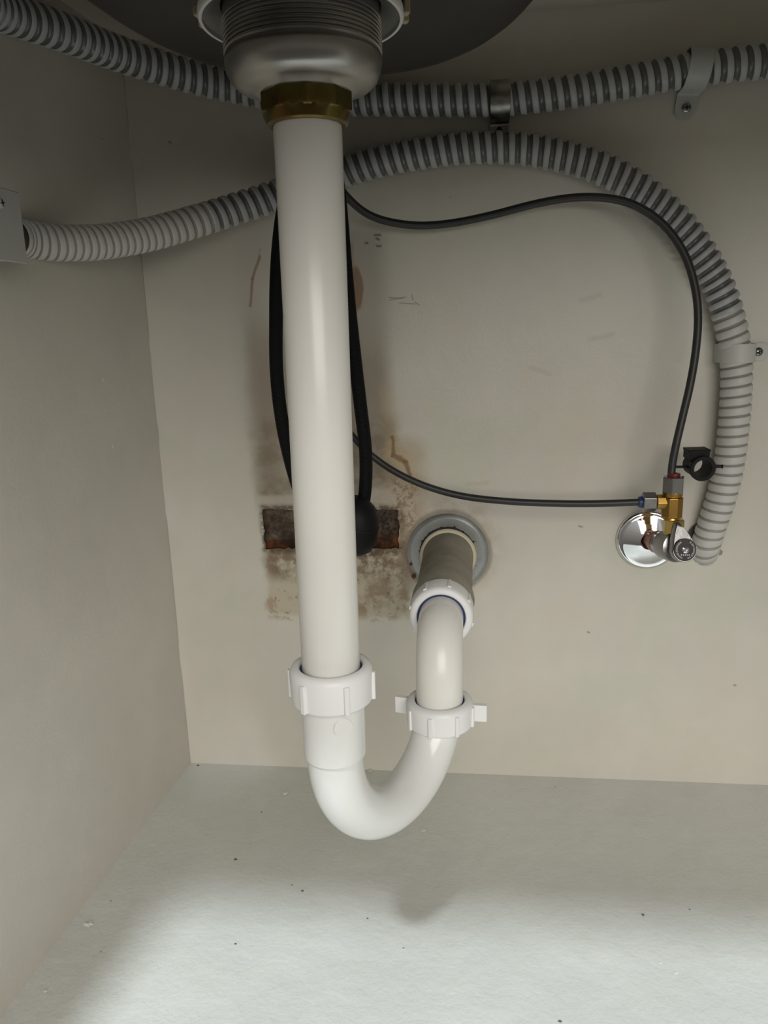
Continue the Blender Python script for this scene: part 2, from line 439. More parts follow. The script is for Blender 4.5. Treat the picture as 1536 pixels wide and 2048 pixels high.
# ---------------------------------------------------------------- room shell (sink base cabinet)
def quadbox(x0, x1, y0, y1, z0, z1):
    return boxm((x1 - x0, y1 - y0, z1 - z0), Matrix.Translation(((x0 + x1) / 2, (y0 + y1) / 2, (z0 + z1) / 2)))
# back wall with the opened horizontal strip (recess)
hx0, hx1 = at(528, 1055).x, at(797, 1055).x
hz0, hz1 = at(660, 1097).z, at(660, 1018).z
def back_wall():
    bm = bmesh.new()
    n = 34                                    # ragged outline of the opening
    inner = []
    def jit(a): return random.uniform(-a, a) * 1.1
    for i in range(n): inner.append((hx0 + (hx1 - hx0) * i / n + jit(.0005), hz0 + jit(.0015)))
    for i in range(9): inner.append((hx1 + jit(.0012), hz0 + (hz1 - hz0) * i / 9))
    for i in range(n): inner.append((hx1 - (hx1 - hx0) * i / n + jit(.0005), hz1 + jit(.0012)))
    for i in range(9): inner.append((hx0 + jit(.0010), hz1 - (hz1 - hz0) * i / 9))
    outer = [(XL - .03, -.02), (XR + .02, -.02), (XR + .02, ZT + .02), (XL - .03, ZT + .02)]
    f0 = [bm.verts.new((x, 0, z)) for x, z in inner]
    b0 = [bm.verts.new((x, .005, z)) for x, z in inner]
    ov = [bm.verts.new((x, 0, z)) for x, z in outer]
    es = [bm.edges.new((f0[i], f0[(i + 1) % len(f0)])) for i in range(len(f0))] + [bm.edges.new((ov[i], ov[(i + 1) % 4])) for i in range(4)]
    bmesh.ops.triangle_fill(bm, edges=es, use_beauty=True, use_dissolve=False)
    for i in range(len(f0)):
        j = (i + 1) % len(f0); f = bm.faces.new((f0[i], f0[j], b0[j], b0[i])); f.material_index = 1
    f = bm.faces.new(b0); f.material_index = 1
    # outer shell gives the wall its thickness
    bk = [bm.verts.new((x, .018, z)) for x, z in outer]
    for i in range(4): bm.faces.new((ov[i], ov[(i + 1) % 4], bk[(i + 1) % 4], bk[i]))
    bm.faces.new(bk)
    return bm
struct(part('wall_back', back_wall(), ['back', 'brick'], smooth=False))
def left_wall():
    bm = quadbox(XL - .018, XL, YF, 0, -.018, ZT)
    for v in bm.verts: v.co.x += .052 * v.co.y     # the partition is not quite square to the back wall
    return bm
struct(part('wall_left', left_wall(), 'side', smooth=False))
struct(part('wall_right', quadbox(XR, XR + .018, YF, 0, -.018, ZT), 'side', smooth=False))
struct(part('floor', quadbox(XL - .05, XR, YF, 0, -.018, 0), 'floor', smooth=False))
struct(part('ceiling', quadbox(XL - .018, XR + .018, YF - .02, .018, ZT, ZT + .03), 'ceil', smooth=False))
struct(part('trim_2', quadbox(XL - .05, -.334, YF - .018, YF, -.018, .618), 'side', smooth=False))
struct(part('trim_1', quadbox(XL - .05, XR + .05, YF - .018, YF, .618, ZT + .02), 'side', smooth=False))

# ---------------------------------------------------------------- kitchen sink bowl
DX, DY = -.0915, -.345                        # drain axis
def sink():
    t = thing('kitchen_sink', (DX, DY, .694), 'dark underside of the steel sink bowl hanging through the counter', 'sink')
    hx, hy, cxs, cys = SINK
    bm = bmesh.new(); seg = 96; rings = []
    def outline(k, inset):
        a = 2 * pi * k / seg; ex = 2 / SINK_E; ax, ay = hx - inset, hy - inset
        return Vector((cxs + ax * abs(cos(a)) ** ex * (1 if cos(a) >= 0 else -1), cys + ay * abs(sin(a)) ** ex * (1 if sin(a) >= 0 else -1), 0))
    R = .05; prof = [(0.0, ZT + .001), (0.001, .76)]
    for i in range(10):
        a = i / 9 * pi / 2; prof.append((R - R * cos(a) + .002, .703 + R - R * sin(a)))
    for ins, z in prof:
        rings.append([bm.verts.new(outline(k, ins) + Vector((0, 0, z))) for k in range(seg)])
    hole = .0355
    last = rings[-1]
    for f in (.35, .7, .9, 1.0):
        rr = []
        for k in range(seg):
            p = last[k].co; a = atan2(p.y - DY, p.x - DX); q = Vector((DX + hole * cos(a), DY + hole * sin(a), .694))
            v = p.lerp(q, f); v.z = .703 + (.694 - .703) * f; rr.append(bm.verts.new(v))
        rings.append(rr)
    for a, b in zip(rings[:-1], rings[1:]):
        for k in range(seg): bm.faces.new((a[k], a[(k + 1) % seg], b[(k + 1) % seg], b[k]))
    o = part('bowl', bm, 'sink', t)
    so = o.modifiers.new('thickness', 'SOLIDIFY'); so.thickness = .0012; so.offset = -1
    # pressed ring around the drain hole
    part('drain_recess_rim', lathe([(.0625, .6925), (.066, .6925), (.0685, .6945), (.069, .699), (.060, .699), (.060, .6935)],
         Matrix.Translation((DX, DY, 0)), 96), 'sink', t)
    return t
SINK = (.168, .258, -.100, -.331); SINK_E = 2.6
sink()

# ---------------------------------------------------------------- basket strainer
def strainer():
    t = thing('basket_strainer', (DX, DY, .638), 'grey metal basket strainer body bolted under the sink bowl', 'sink strainer')
    T = Matrix.Translation((DX, DY, 0))
    prof = [(.0375, .690), (.0418, .690), (.0418, .6665)]
    z = .6650
    for i in range(8):                         # screw thread
        prof += [(.0427, z - .0004), (.0427, z - .0009), (.0417, z - .0014), (.0417, z - .0019)]; z -= .0021
    prof += [(.0425, .6470), (.0425, .6450), (.0418, .6405), (.0400, .6365), (.0370, .6338), (.033, .6322), (.0285, .6312), (.0268, .6298),
             (.0240, .6290), (.0225, .6290), (.0225, .640), (.034, .642), (.0375, .648)]
    part('strainer_body', lathe(prof, T, 128), 'zinc', t)
    # cupped lock nut with two lugs
    bm = lathe([(.0423, .6735), (.0428, .6715), (.0470, .6690), (.0528, .6665), (.0540, .6667), (.0540, .6690), (.0500, .6800), (.0445, .6860), (.0423, .6860)], T, 96)
    part('lock_nut', bm, 'dish', t)
    part('nut_rim', lathe([(.0526, .6652), (.0542, .6652), (.0549, .6667), (.0545, .6700), (.0536, .6700), (.0526, .6667)], T, 96), 'whitering', t, label='white rim of the lock nut')
    part('rubber_gasket', lathe([(.044, .6866), (.0578, .6866), (.0585, .688), (.0585, .6925), (.044, .6925)], T, 96), 'black', t, label='black rubber gasket')
    for a0 in (radians(168), radians(28)):
        bm = bmesh.new()
        for k, (rr, h, w_) in enumerate([(.0585, .008, .006), (.0600, .012, .0045), (.0592, .006, .007)]):
            a = a0 + (k - 1) * .10
            boxm((.004, w_, h), Matrix.Translation((DX + rr * cos(a), DY + rr * sin(a), .677)) @ Matrix.Rotation(a, 4, 'Z'), bm)
        part('retaining_lug', bm, 'tan', t, bevel=.001, label='beige plastic lug')
    return t
strainer()

# ---------------------------------------------------------------- tailpiece and brass nut
def tailpiece():
    t = thing('tailpiece_pipe', (DX - .001, DY, .268), 'long straight white drain pipe hanging from the sink strainer', 'pipe')
    A, B = Vector((-.0910, -.3450, .637)), Vector((-.0930, -.3430, .262))
    mt = axis_matrix(B, A - B); L = (A - B).length; r = .0190
    part('pipe_body', lathe([(r - .0022, 0), (r - .0004, 0), (r, .0006), (r, L - .0006), (r - .0004, L), (r - .0022, L)], mt, 96), 'pvc', t)
    # tarnished faceted nut
    mt = axis_matrix((-.0911, -.3449, 0), (0, 0, 1)); nf = 10
    def fac(a, r, z):
        if z < .6200 or z > .6365 or r < .022: return r
        p = 2 * pi / nf; u = ((a + .1) % p) - p / 2; return r * cos(p / 2) / cos(u) * 1.035
    prof = [(.0194, .6140), (.0210, .6138), (.0222, .6148), (.0232, .6170), (.0242, .6195), (.0246, .6202), (.0248, .6215), (.0249, .6290),
            (.0247, .6335), (.0243, .6350), (.0240, .6356), (.0236, .6368), (.0222, .6372), (.0194, .6372)]
    part('slip_nut', lathe(prof, mt, 120, rfun=fac), 'oldbrass', t, angle=22, label='tarnished brass faceted nut')
    return t
tailpiece()

# ---------------------------------------------------------------- slip nuts of the trap
def slip_nut(center, zdir, R, h, r_in, lugs, wings, parent, xhint=Vector((1, 0, 0)), lug_r=.0018, phase=0., taper=.001):
    mt = axis_matrix(center, zdir, xhint)
    prof = [(r_in, h * .30), (r_in, h - .0012), (r_in + .0008, h), (R - .0035, h), (R - .0012, h - .0012), (R, h - .0040),
            (R - taper * .5, .0012), (R - taper - .0006, 0), (r_in + .0025, 0), (r_in + .0012, .001)]
    bm = lathe(prof, mt, 96)
    for k in range(lugs):
        a = phase + 2 * pi * k / lugs
        boxm((lug_r * 2 + .001, .0034, h * .78), mt @ Matrix.Rotation(a, 4, 'Z') @ Matrix.Translation((R - .0006, 0, h * .42)), bm)
    for a in wings:
        boxm((.012, .0045, h * .66), mt @ Matrix.Rotation(a, 4, 'Z') @ Matrix.Translation((R + .0048, 0, h * .50)), bm)
    o = part('slip_nut', bm, 'nut', parent, bevel=.0005, angle=40)
    g = part('gasket', lathe([(r_in - .0018, h * .35), (r_in + .0002, h * .35), (r_in + .0002, h - .0022), (r_in - .0018, h - .0022)], mt, 64), 'gasket', o, label='blue gasket ring')
    return o

P1 = Vector((-.0930, -.3430, 0)); P2 = Vector((-.0280, -.2290, 0)); ZC = .226
def trap():
    t = thing('trap_bend', (-.06, -.286, .128), 'glossy white curved trap bend joining the long pipe to the elbow', 'drain trap')
    d = (P2 - P1); R = d.length / 2; dn = d.normalized(); mid = (P1 + P2) / 2
    pts = [P1 + Vector((0, 0, z)) for z in (.266, .258, .250, .242, .236)]
    n = 48; zc2 = .211
    for i in range(n + 1):
        a = pi + pi * i / n
        z0 = ZC + (zc2 - ZC) * i / n
        pts.append(mid + dn * (R * cos(a)) + Vector((0, 0, z0 + R * sin(a) * 1.0)))
    r = .0187
    bm = tube(pts, r, 64, raw=True)
    T = Matrix.Translation(P1)
    lathe([(.0170, .2295), (.0190, .2282), (.0206, .2288), (.0210, .2310), (.0210, .2705), (.0196, .2705), (.0196, .2360)], T, 96, bm=bm)
    # small round moulding mark on the socket
    a = radians(-62); c = P1 + Vector((cos(a) * .0206, sin(a) * .0206, .2575))
    lathe([(0, 0), (.0062, 0), (.0064, .0002), (.0062, .0007), (.0055, .0008), (0, .0008)], axis_matrix(c, (cos(a), sin(a), 0)), 32, closed=False, bm=bm)
    part('bend', bm, 'pvc_trap', t, angle=30)
    slip_nut((P1.x, P1.y, .2685), (0, 0, 1), .0272, .0245, .0205, 6, [], t, phase=radians(0))
    slip_nut((P2.x, P2.y, .1905), (0.0, 0.0, 1), .0272, .0215, .0200, 8, [radians(-3), radians(165)], t, phase=radians(-58), lug_r=.0014)
    return t
trap()

def trap_arm():
    ZA = .264
    t = thing('trap_arm_elbow', (P2.x, P2.y, .2), 'short white elbow pipe curving from the trap into the wall drain', 'pipe elbow')
    Rb = .036; pts = [P2 + Vector((0, 0, z)) for z in (.2118, .216, .220, ZA - Rb - .002)]
    for i in range(25):
        a = pi / 2 * i / 24
        pts.append(P2 + Vector((0, Rb - Rb * cos(a), ZA - Rb + Rb * sin(a))))
    pts += [P2 + Vector((0, y, ZA)) for y in (.045, .06, .075, .090)]
    part('elbow_body', tube(pts, .0188, 64, raw=True), 'pvc', t)
    yn = P2.y + Rb + .030
    slip_nut((P2.x, yn, ZA), (0, -1, 0), .0272, .023, .0206, 8, [], t, phase=radians(30), lug_r=.0012, taper=-.001)
    return t, ZA, yn
_, ZA, YN = trap_arm()

# ---------------------------------------------------------------- wall drain stub + flange
def stub():
    t = thing('wall_drain_stub', (P2.x, -.0005, ZA), 'thick plaster-smeared grey drain stub sticking out of the back wall', 'pipe')
    mt = axis_matrix((P2.x, 0, ZA), (0, -1, 0)); L = -YN
    r = .0270
    prof = [(.0205, -.004), (r, -.004), (r, .010), (r - .0005, .03), (r - .001, L - .045), (r - .0005, L - .040), (r + .0012, L - .020), (r - .0002, L - .003), (r - .0015, L + .0005), (.0205, L + .0005)]
    def wob(a, rr, z): return rr * (1 + .012 * mnoise.noise(Vector((cos(a) * 2, sin(a) * 2, z * 60))))
    part('stub_body', lathe(prof, mt, 96, rfun=wob), 'stub', t)
    part('sealant_ring', lathe([(r - .0005, .0035), (r + .0032, .0030), (r + .0034, .0052), (r + .0020, .0072), (r - .0005, .0078)], mt, 96, rfun=wob), 'cream', t, label='cream sealant ring')
    return t
stub()
def flange():
    cxy = at(895, 1106, 0); t = thing('drain_flange', (cxy.x, -.0005, cxy.z), 'worn grey steel wall flange around the drain stub', 'flange')
    mt = axis_matrix((cxy.x, 0, cxy.z), (0, -1, 0), Vector((1, 0, 0)))
    rnd = random.Random(3); seg = 144
    jag = [0.0] * seg
    for k in range(seg):
        jag[k] = rnd.uniform(0, .0006)
    for c0, d in ((10, .0030), (22, .0012), (30, .0024), (41, .0010), (52, .0012), (61, .0022), (70, .0010), (84, .0016), (97, .0012), (118, .002), (134, .0035)):
        jag[c0] = d; jag[(c0 + 1) % seg] = d * .4
    def rf(a, rr, z):
        if rr > .034: return rr
        return rr + jag[int(round(a / (2 * pi) * seg)) % seg]
    prof = [(.0298, .0026), (.036, .0034), (.0395, .0034), (.0420, .0022), (.0437, .0008), (.0440, 0), (.0432, 0), (.0415, .0012), (.036, .0022), (.0298, .0016)]
    part('flange_plate', lathe(prof, mt, seg, rfun=rf), 'flange', t, angle=25)
    part('dark_gap', lathe([(.026, .0002), (.0335, .0002), (.0335, .0010), (.026, .0010)], mt, 64), 'slot', t, label='dark gap inside the flange')
    for px, py, s in ((828, 1152, .0032), (822, 1128, .0022)):
        p = at(px, py, -.0036)
        bm = bmesh.new(); bmesh.ops.create_icosphere(bm, subdivisions=2, radius=1)
        for v in bm.verts: v.co *= (1 + .5 * mnoise.noise(v.co * 1.7)); v.co = Vector((v.co.x * s * (.8 + .5 * mnoise.noise(v.co * 4)), v.co.y * .0002, v.co.z * s * (.9 + .7 * mnoise.noise(v.co * 5)))) + p
        part('rust_spot', bm, 'rust', t)
    return t
flange()

# ---------------------------------------------------------------- conduits
RC = .0146
def Ppx(L): return [at(a, b, c) for a, b, c in L]
upper = [(-90, -22, -.285), (0, 20, -.222), (120, 62, -.165), (250, 112, -.095), (400, 158, -.045), (520, 184, -.024), (620, 195, -.019), (740, 199, -.018),
         (860, 200, -.018), (1000, 199, -.018), (1150, 182, -.018), (1300, 155, -.018), (1400, 137, -.018), (1536, 122, -.018), (1660, 114, -.018), (1850, 104, -.018), (2080, 92, -.018)]
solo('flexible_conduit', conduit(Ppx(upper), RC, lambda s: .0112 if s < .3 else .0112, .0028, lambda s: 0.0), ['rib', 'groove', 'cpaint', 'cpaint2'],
     'upper ribbed grey flexible conduit crossing the top of the back wall', 'conduit', 'ribbed grey conduits', angle=50)
lower = [(22, 474, -.214), (50, 478, -.198), (110, 485, -.176), (200, 484, -.140), (300, 468, -.098), (400, 440, -.062), (480, 415, -.040), (550, 392, -.027), (620, 367, -.020), (700, 339, -.018),
         (780, 318, -.018), (860, 304, -.018), (940, 296, -.018), (1020, 296, -.018), (1100, 307, -.018), (1180, 328, -.018), (1250, 360, -.018), (1310, 402, -.018), (1362, 452, -.018),
         (1405, 512, -.018), (1438, 575, -.018), (1460, 645, -.018), (1472, 715, -.018), (1472, 790, -.018), (1466, 870, -.018), (1456, 940, -.017), (1441, 1000, -.015), (1424, 1050, -.011), (1411, 1092, -.003), (1406, 1112, .014)]
def lp(s): return .0072 + .0035 * min(1, max(0, (s - .10) / .12)) if s < .5 else .0107 - .0012 * min(1, max(0, (s - .6) / .1))
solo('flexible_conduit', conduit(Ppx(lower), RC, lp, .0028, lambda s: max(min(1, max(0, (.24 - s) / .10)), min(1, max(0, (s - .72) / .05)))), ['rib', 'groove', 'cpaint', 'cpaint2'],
     'arched ribbed conduit running from the junction box around to the lower right wall', 'conduit', 'ribbed grey conduits', angle=50)

def screw(parent, p, out, r=.0042, ang=.2, name='screw', slot=True, mt_name='satin'):
    mt = axis_matrix(p, out)
    o = part(name, lathe([(0, 0), (r, 0), (r * .98, r * .18), (r * .75, r * .42), (r * .4, r * .55), (0, r * .58)], mt, 32, closed=False), mt_name, parent)
    bm = bmesh.new()
    for a in (ang, ang + pi / 2):
        boxm((r * 1.15, r * .24, r * .12), mt @ Matrix.Translation((0, 0, r * .56)) @ Matrix.Rotation(a, 4, 'Z'), bm)
    part('cross_slot', bm, 'slot', o, label='dark cross slot')
    return o
def strap(c, udir, vdir, width, R, wc, tab, mname, label, scr=None, hole=None, slant=0., grp=None):
    """c: conduit axis point on the wall plane; band arches over the conduit then lies flat as a tab"""
    u = Vector(udir).normalized(); v = Vector(vdir).normalized(); w = Vector((0, -1, 0))
    base = Vector((c.x, 0, c.z))
    t = thing('conduit_strap', base, label, 'pipe strap', grp)
    path = [(-R, .001)]
    for i in range(25):
        a = pi - pi * i / 24; path.append((R * cos(a), wc + R * sin(a)))
    for i in range(1, 4): path.append((R, wc * (1 - i / 4)))
    path += [(R + .0008, .0022), (R + .002, .0014)]
    uu = R + .004
    while uu < R + tab: path.append((uu, .0014)); uu += .0012
    bm = bmesh.new(); th = .0013; rows = []
    for i, (a, b) in enumerate(path):
        hw = width / 2
        if a > R + tab - hw: hw = sqrt(max(0.02, 1 - ((a - (R + tab - hw)) / hw) ** 2)) * width / 2
        k = path[min(i + 1, len(path) - 1)]; j = path[max(i - 1, 0)]
        tn = Vector((k[0] - j[0], k[1] - j[1])).normalized(); nn = Vector((-tn.y, tn.x))
        off = slant * max(0, a + R) / (2 * R)
        p0 = base + u * a + w * b; p1 = base + u * (a + nn.x * th) + w * (b + nn.y * th)
        s = v * off
        rows.append([bm.verts.new(q) for q in (p0 + s - v * hw, p0 + s + v * hw, p1 + s + v * hw, p1 + s + v * hw * .35, p1 + s - v * hw * .35, p1 + s - v * hw)])
    for a, b in zip(rows[:-1], rows[1:]):
        for k in range(6): bm.faces.new((a[k], a[(k + 1) % 6], b[(k + 1) % 6], b[k]))
    bm.faces.new(rows[0]); bm.faces.new(rows[-1][::-1])
    part('band', bm, mname, t, bevel=.0003, angle=40)
    sl = v * slant * (2 * R + tab * .3) / (2 * R)
    if scr: screw(t, base + u * (R + scr) + w * .0027 + sl, (0, -1, 0))
    if hole: part('screw_hole', lathe([(0, 0), (.0027, 0), (.0027, .0016), (0, .0016)], axis_matrix(base + u * (R + hole) + w * .0013 + sl, (0, -1, 0)), 24, closed=False), 'slot', t, label='dark empty screw hole')
    return t
strap(at(1396, 137, -.018), (-.07, 0, -1), (1, 0, -.07), .0195, RC + .0010, .0175, .0225, 'strap',
      'grey strap with a screw on the upper conduit at the top right', scr=.0125, slant=-.002, grp=None)
strap(at(1000, 199, -.018), (0, 0, -1), (1, 0, 0), .0180, RC + .0006, .0175, .0150, 'steel',
      'bare metal strap with an empty screw hole on the upper conduit', hole=.0068)
strap(at(1474, 706, -.018), (1, 0, 0), (0, 0, 1), .0175, RC + .0006, .0175, .0200, 'cpaint',
      'white-painted strap on the vertical stretch of the arched conduit at the right', scr=.0095)

# ---------------------------------------------------------------- junction box on the left wall
def jbox():
    xf = XL + .030
    a, b = at_x(43, 386, xf), at_x(51, 527, xf)
    y1 = (a.y + b.y) / 2; z1, z0 = a.z, b.z
    t = thing('junction_box', (XL + .001, y1 - .05, z0), 'pale grey junction box on the left wall where the arched conduit begins', 'junction box')
    part('box_body', quadbox(XL - .013, xf - .003, y1 - .11, y1 - .002, z0 + .002, z1 - .002), 'box', t, bevel=.002)
    part('cover_plate', quadbox(xf - .003, xf, y1 - .112, y1, z0, z1), 'box', t, bevel=.0008)
    screw(t, Vector((xf, y1 - .0245, z1 - .0105)), (1, 0, 0), r=.0035, mt_name='box')
    p = at(50, 478, -.196)
    part('conduit_collar', lathe([(.0125, -.006), (.0165, -.006), (.0168, .002), (.0160, .006), (.0125, .006)], axis_matrix(Vector((p.x, y1 - .001, p.z)), (0, 1, 0)), 48), 'box', t)
    return t
jbox()

# ---------------------------------------------------------------- spray hose loop, weight and the thin tubes
def hose():
    L = [(640, -30, -.045), (640, 60, -.045), (638, 130, -.048), (622, 210, -.062), (596, 290, -.080), (575, 380, -.092), (562, 450, -.096), (554, 540, -.100), (552, 640, -.102), (553, 740, -.102), (562, 830, -.102), (578, 910, -.102),
         (600, 985, -.100), (630, 1050, -.098), (668, 1085, -.095), (703, 1075, -.092), (722, 1030, -.090), (731, 970, -.088), (731, 900, -.088), (722, 820, -.088), (709, 710, -.087), (697, 600, -.086),
         (688, 500, -.085), (679, 400, -.084), (668, 310, -.078), (662, 220, -.062), (665, 130, -.048), (668, 60, -.045), (668, -30, -.045)]
    o = solo('spray_hose', tube(Ppx(L), .0062, 24, .003), 'hose', 'black braided spray hose hanging in a loop behind the long white pipe', 'hose')
m_ = bpy.data.materials.new('braided_hose'); m_.use_nodes = True; nn_ = m_.node_tree; bb_ = nn_.nodes['Principled BSDF']
bb_.inputs['Specular IOR Level'].default_value = .15; bb_.inputs['Base Color'].default_value = (.005, .005, .006, 1); bb_.inputs['Roughness'].default_value = .6
tc_ = nn_.nodes.new('ShaderNodeTexCoord'); wv = nn_.nodes.new('ShaderNodeTexWave'); wv.inputs['Scale'].default_value = 160; wv.bands_direction = 'DIAGONAL'
bp_ = nn_.nodes.new('ShaderNodeBump'); bp_.inputs['Strength'].default_value = .5; bp_.inputs['Distance'].default_value = .001
nn_.links.new(tc_.outputs['Object'], wv.inputs[0]); nn_.links.new(wv.outputs['Fac'], bp_.inputs['Height']); nn_.links.new(bp_.outputs[0], bb_.inputs['Normal'])
M['hose'] = m_
hose()
def weight():
    c = at(711, 1052, -.092); bm = bmesh.new(); r = .0215
    prof = [(0, -.0285), (.010, -.0275), (.017, -.023), (.0212, -.014), (.0225, -.002), (.0215, .010), (.018, .019), (.012, .0255), (.0085, .0285), (.0068, .0290), (.0062, .0285), (0, .0285)]
    lathe(prof, axis_matrix(c, (.1, 0, 1)), 48, closed=False, bm=bm)
    lathe([(.0226, -.0016), (.0230, -.0010), (.0230, .0004), (.0226, .0010), (.021, .0010), (.021, -.0016)], axis_matrix(c, (.1, 0, 1)), 48, bm=bm)
    solo('hose_weight', bm, 'black', 'round black weight clipped on the spray hose loop, half hidden by the pipe', 'hose weight', angle=40)
weight()
up_tube = [(690, -30, -.030), (690, 60, -.030), (680, 140, -.032), (655, 230, -.045), (660, 320, -.058), (676, 368, -.052), (700, 400, -.046), (735, 428, -.040), (780, 444, -.036), (840, 451, -.034), (905, 446, -.034), (980, 431, -.036), (1070, 408, -.040),
           (1140, 396, -.042), (1200, 395, -.044), (1255, 405, -.045), (1305, 431, -.046), (1345, 470, -.048), (1374, 520, -.050), (1391, 580, -.052), (1396, 640, -.054), (1391, 705, -.056), (1380, 770, -.058), (1366, 830, -.060), (1353, 885, -.062), (1345, 925, -.063), (1342, 955, -.064)]
TY = -.064
solo('supply_tube', tube(Ppx(up_tube), .0036, 20, .003), 'tube', 'thin charcoal tube arching over the wall and down into the top of the brass tee', 'supply tube', None)
lo_tube = [(610, -30, -.034), (610, 60, -.034), (615, 130, -.036), (620, 230, -.046), (622, 400, -.06), (632, 600, -.056), (652, 740, -.054), (680, 835, -.052), (712, 880, -.052), (752, 918, -.052), (800, 949, -.054), (860, 975, -.056), (930, 993, -.058), (1020, 1003, -.061), (1120, 1007, -.063), (1200, 1007, -.064), (1285, 1004, -.064)]
solo('supply_tube', tube(Ppx(lo_tube), .0034, 20, .003), 'tube', 'thin charcoal tube sagging from behind the pipe to the side of the brass tee', 'supply tube', None)

# ---------------------------------------------------------------- shutoff valve and tee
def hexprism(bm, mt, r, h, n=6, ch=.0006, mi=0, ri=0):
    prof = [(0, 0), (r - ch, 0), (r, ch), (r, h - ch), (r - ch, h), (0, h)]
    return lathe(prof, mt, n, closed=False, bm=bm, mi=mi)
VX, VZ = None, None
def valve():
    c = at(1294, 1078, 0)
    t = thing('shutoff_valve', (c.x, -.0005, c.z), 'chrome quarter-turn shutoff valve coming out of the right side of the wall', 'valve')
    ax = Vector((0, -1, 0)); mt = axis_matrix((c.x, 0, c.z), ax)
    part('escutcheon', lathe([(.0085, .0005), (.0310, .0005), (.0318, .0012), (.0316, .0030), (.0300, .0050), (.0285, .0054), (.0270, .0052), (.0250, .0060), (.0180, .0085), (.0120, .0102), (.0085, .0108)], mt, 96), 'chrome', t, angle=60)
    hp = at(1365, 1098, -.086); ax = (hp - c).normalized(); mt = axis_matrix(c, ax)
    part('copper_stub', lathe([(0, .004), (.0080, .004), (.0080, .036), (0, .036)], mt, 48, closed=False), 'copper', t, label='copper pipe stub')
    part('compression_ring', lathe([(.0070, .026), (.0108, .026), (.0114, .0275), (.0114, .0330), (.0105, .0345), (.0070, .0345)], mt, 48), 'copper', t)
    bm = lathe([(0, .034), (.0100, .034), (.0112, .036), (.0122, .046), (.0140, .050), (.0146, .053), (.0146, .074), (.0138, .0765), (.0090, .0775), (.0078, .084), (0, .084)], mt, 64, closed=False)
    part('valve_body', bm, 'satin', t, angle=40)
    # lever handle: round hub with a tapering lever rising from it
    hub = c + ax * .084; bm = bmesh.new(); n = 48
    lean = Vector((-.16, 0, 1)); lean = (lean - ax * lean.dot(ax)).normalized(); side = ax.cross(lean); side = side if side.x > 0 else -side
    def outline(k):
        a = 2 * pi * k / n; x = cos(a); y = sin(a)
        if y > 0:
            u = y ** .8; hw = .0122 * (1 - u) + .0062 * u; return Vector((x, y, 0)), side * (x * (hw if u < .9 else hw)) + lean * (y * .026)
        return None, side * (x * .0122) + lean * (y * .0122)
    rows = []
    for d, sc in ((-.001, .90), (.001, .97), (.0055, 1.0), (.0090, .97), (.0100, .92)):
        row = []
        for k in range(n):
            q = outline(k)[1] * sc; dd = d
            h = max(0, q.dot(lean)); dd -= h * .18       # lever sweeps back toward the wall
            row.append(bm.verts.new(hub + q + ax * dd))
        rows.append(row)
    for a, b in zip(rows[:-1], rows[1:]):
        for k in range(n): bm.faces.new((a[k], a[(k + 1) % n], b[(k + 1) % n], b[k]))
    bm.faces.new(rows[0]); bm.faces.new(rows[-1][::-1])
    h = part('lever_handle', bm, 'satin', t, angle=40)
    hf = axis_matrix(hub + ax * .0096, ax)
    part('handle_disc', lathe([(0, 0), (.0104, 0), (.0106, .0004), (.0104, .0009), (0, .0009)], hf, 48, closed=False), 'face', h, label='dark round disc printed with a ring of tiny lettering')
    part('center_screw', lathe([(0, .0009), (.0034, .0009), (.0032, .0018), (.0018, .0024), (.0016, .0014), (0, .0014)], hf, 24, closed=False), 'chrome', h, label='bright round screw')
    bm = bmesh.new(); rn = random.Random(5)           # ring of small printed letters
    for k in range(26):
        if k in (0, 1, 12, 13, 24, 25): continue
        a = 2 * pi * k / 26 + pi / 2 + .12; rr = .0082
        L = hf @ Matrix.Rotation(a, 4, 'Z') @ Matrix.Translation((rr, 0, .00095))
        s = rn.choice((0, 1, 2))
        boxm((.0017, .00035, .0001), L @ Matrix.Translation((0, -.0005, 0)), bm)
        if s != 1: boxm((.0017, .00035, .0001), L @ Matrix.Translation((0, .0004, 0)), bm)
        if s != 0: boxm((.00035, .0011, .0001), L @ Matrix.Translation((.0006 * rn.choice((-1, 0, 1)), 0, 0)), bm)
    for k in range(5):
        L = hf @ Matrix.Translation((-.0036 + k * .0018, -.0048 if k else -.0046, .00095)); boxm((.0009, .0013, .0001), L, bm)
    part('lettering', bm, 'print', h, smooth=False, label='silver lettering')
    # outlet boss rising from the body
    ob = at(1346, 1068, TY)
    bm = bmesh.new(); hexprism(bm, axis_matrix(ob, (0, 0, 1)) @ Matrix.Rotation(.5, 4, 'Z'), .0100, .0150)
    part('outlet_nut', bm, 'brass_pale', t, smooth=False, bevel=.0004, label='pale brass hexagonal outlet nut')
    return ob
OB = valve()
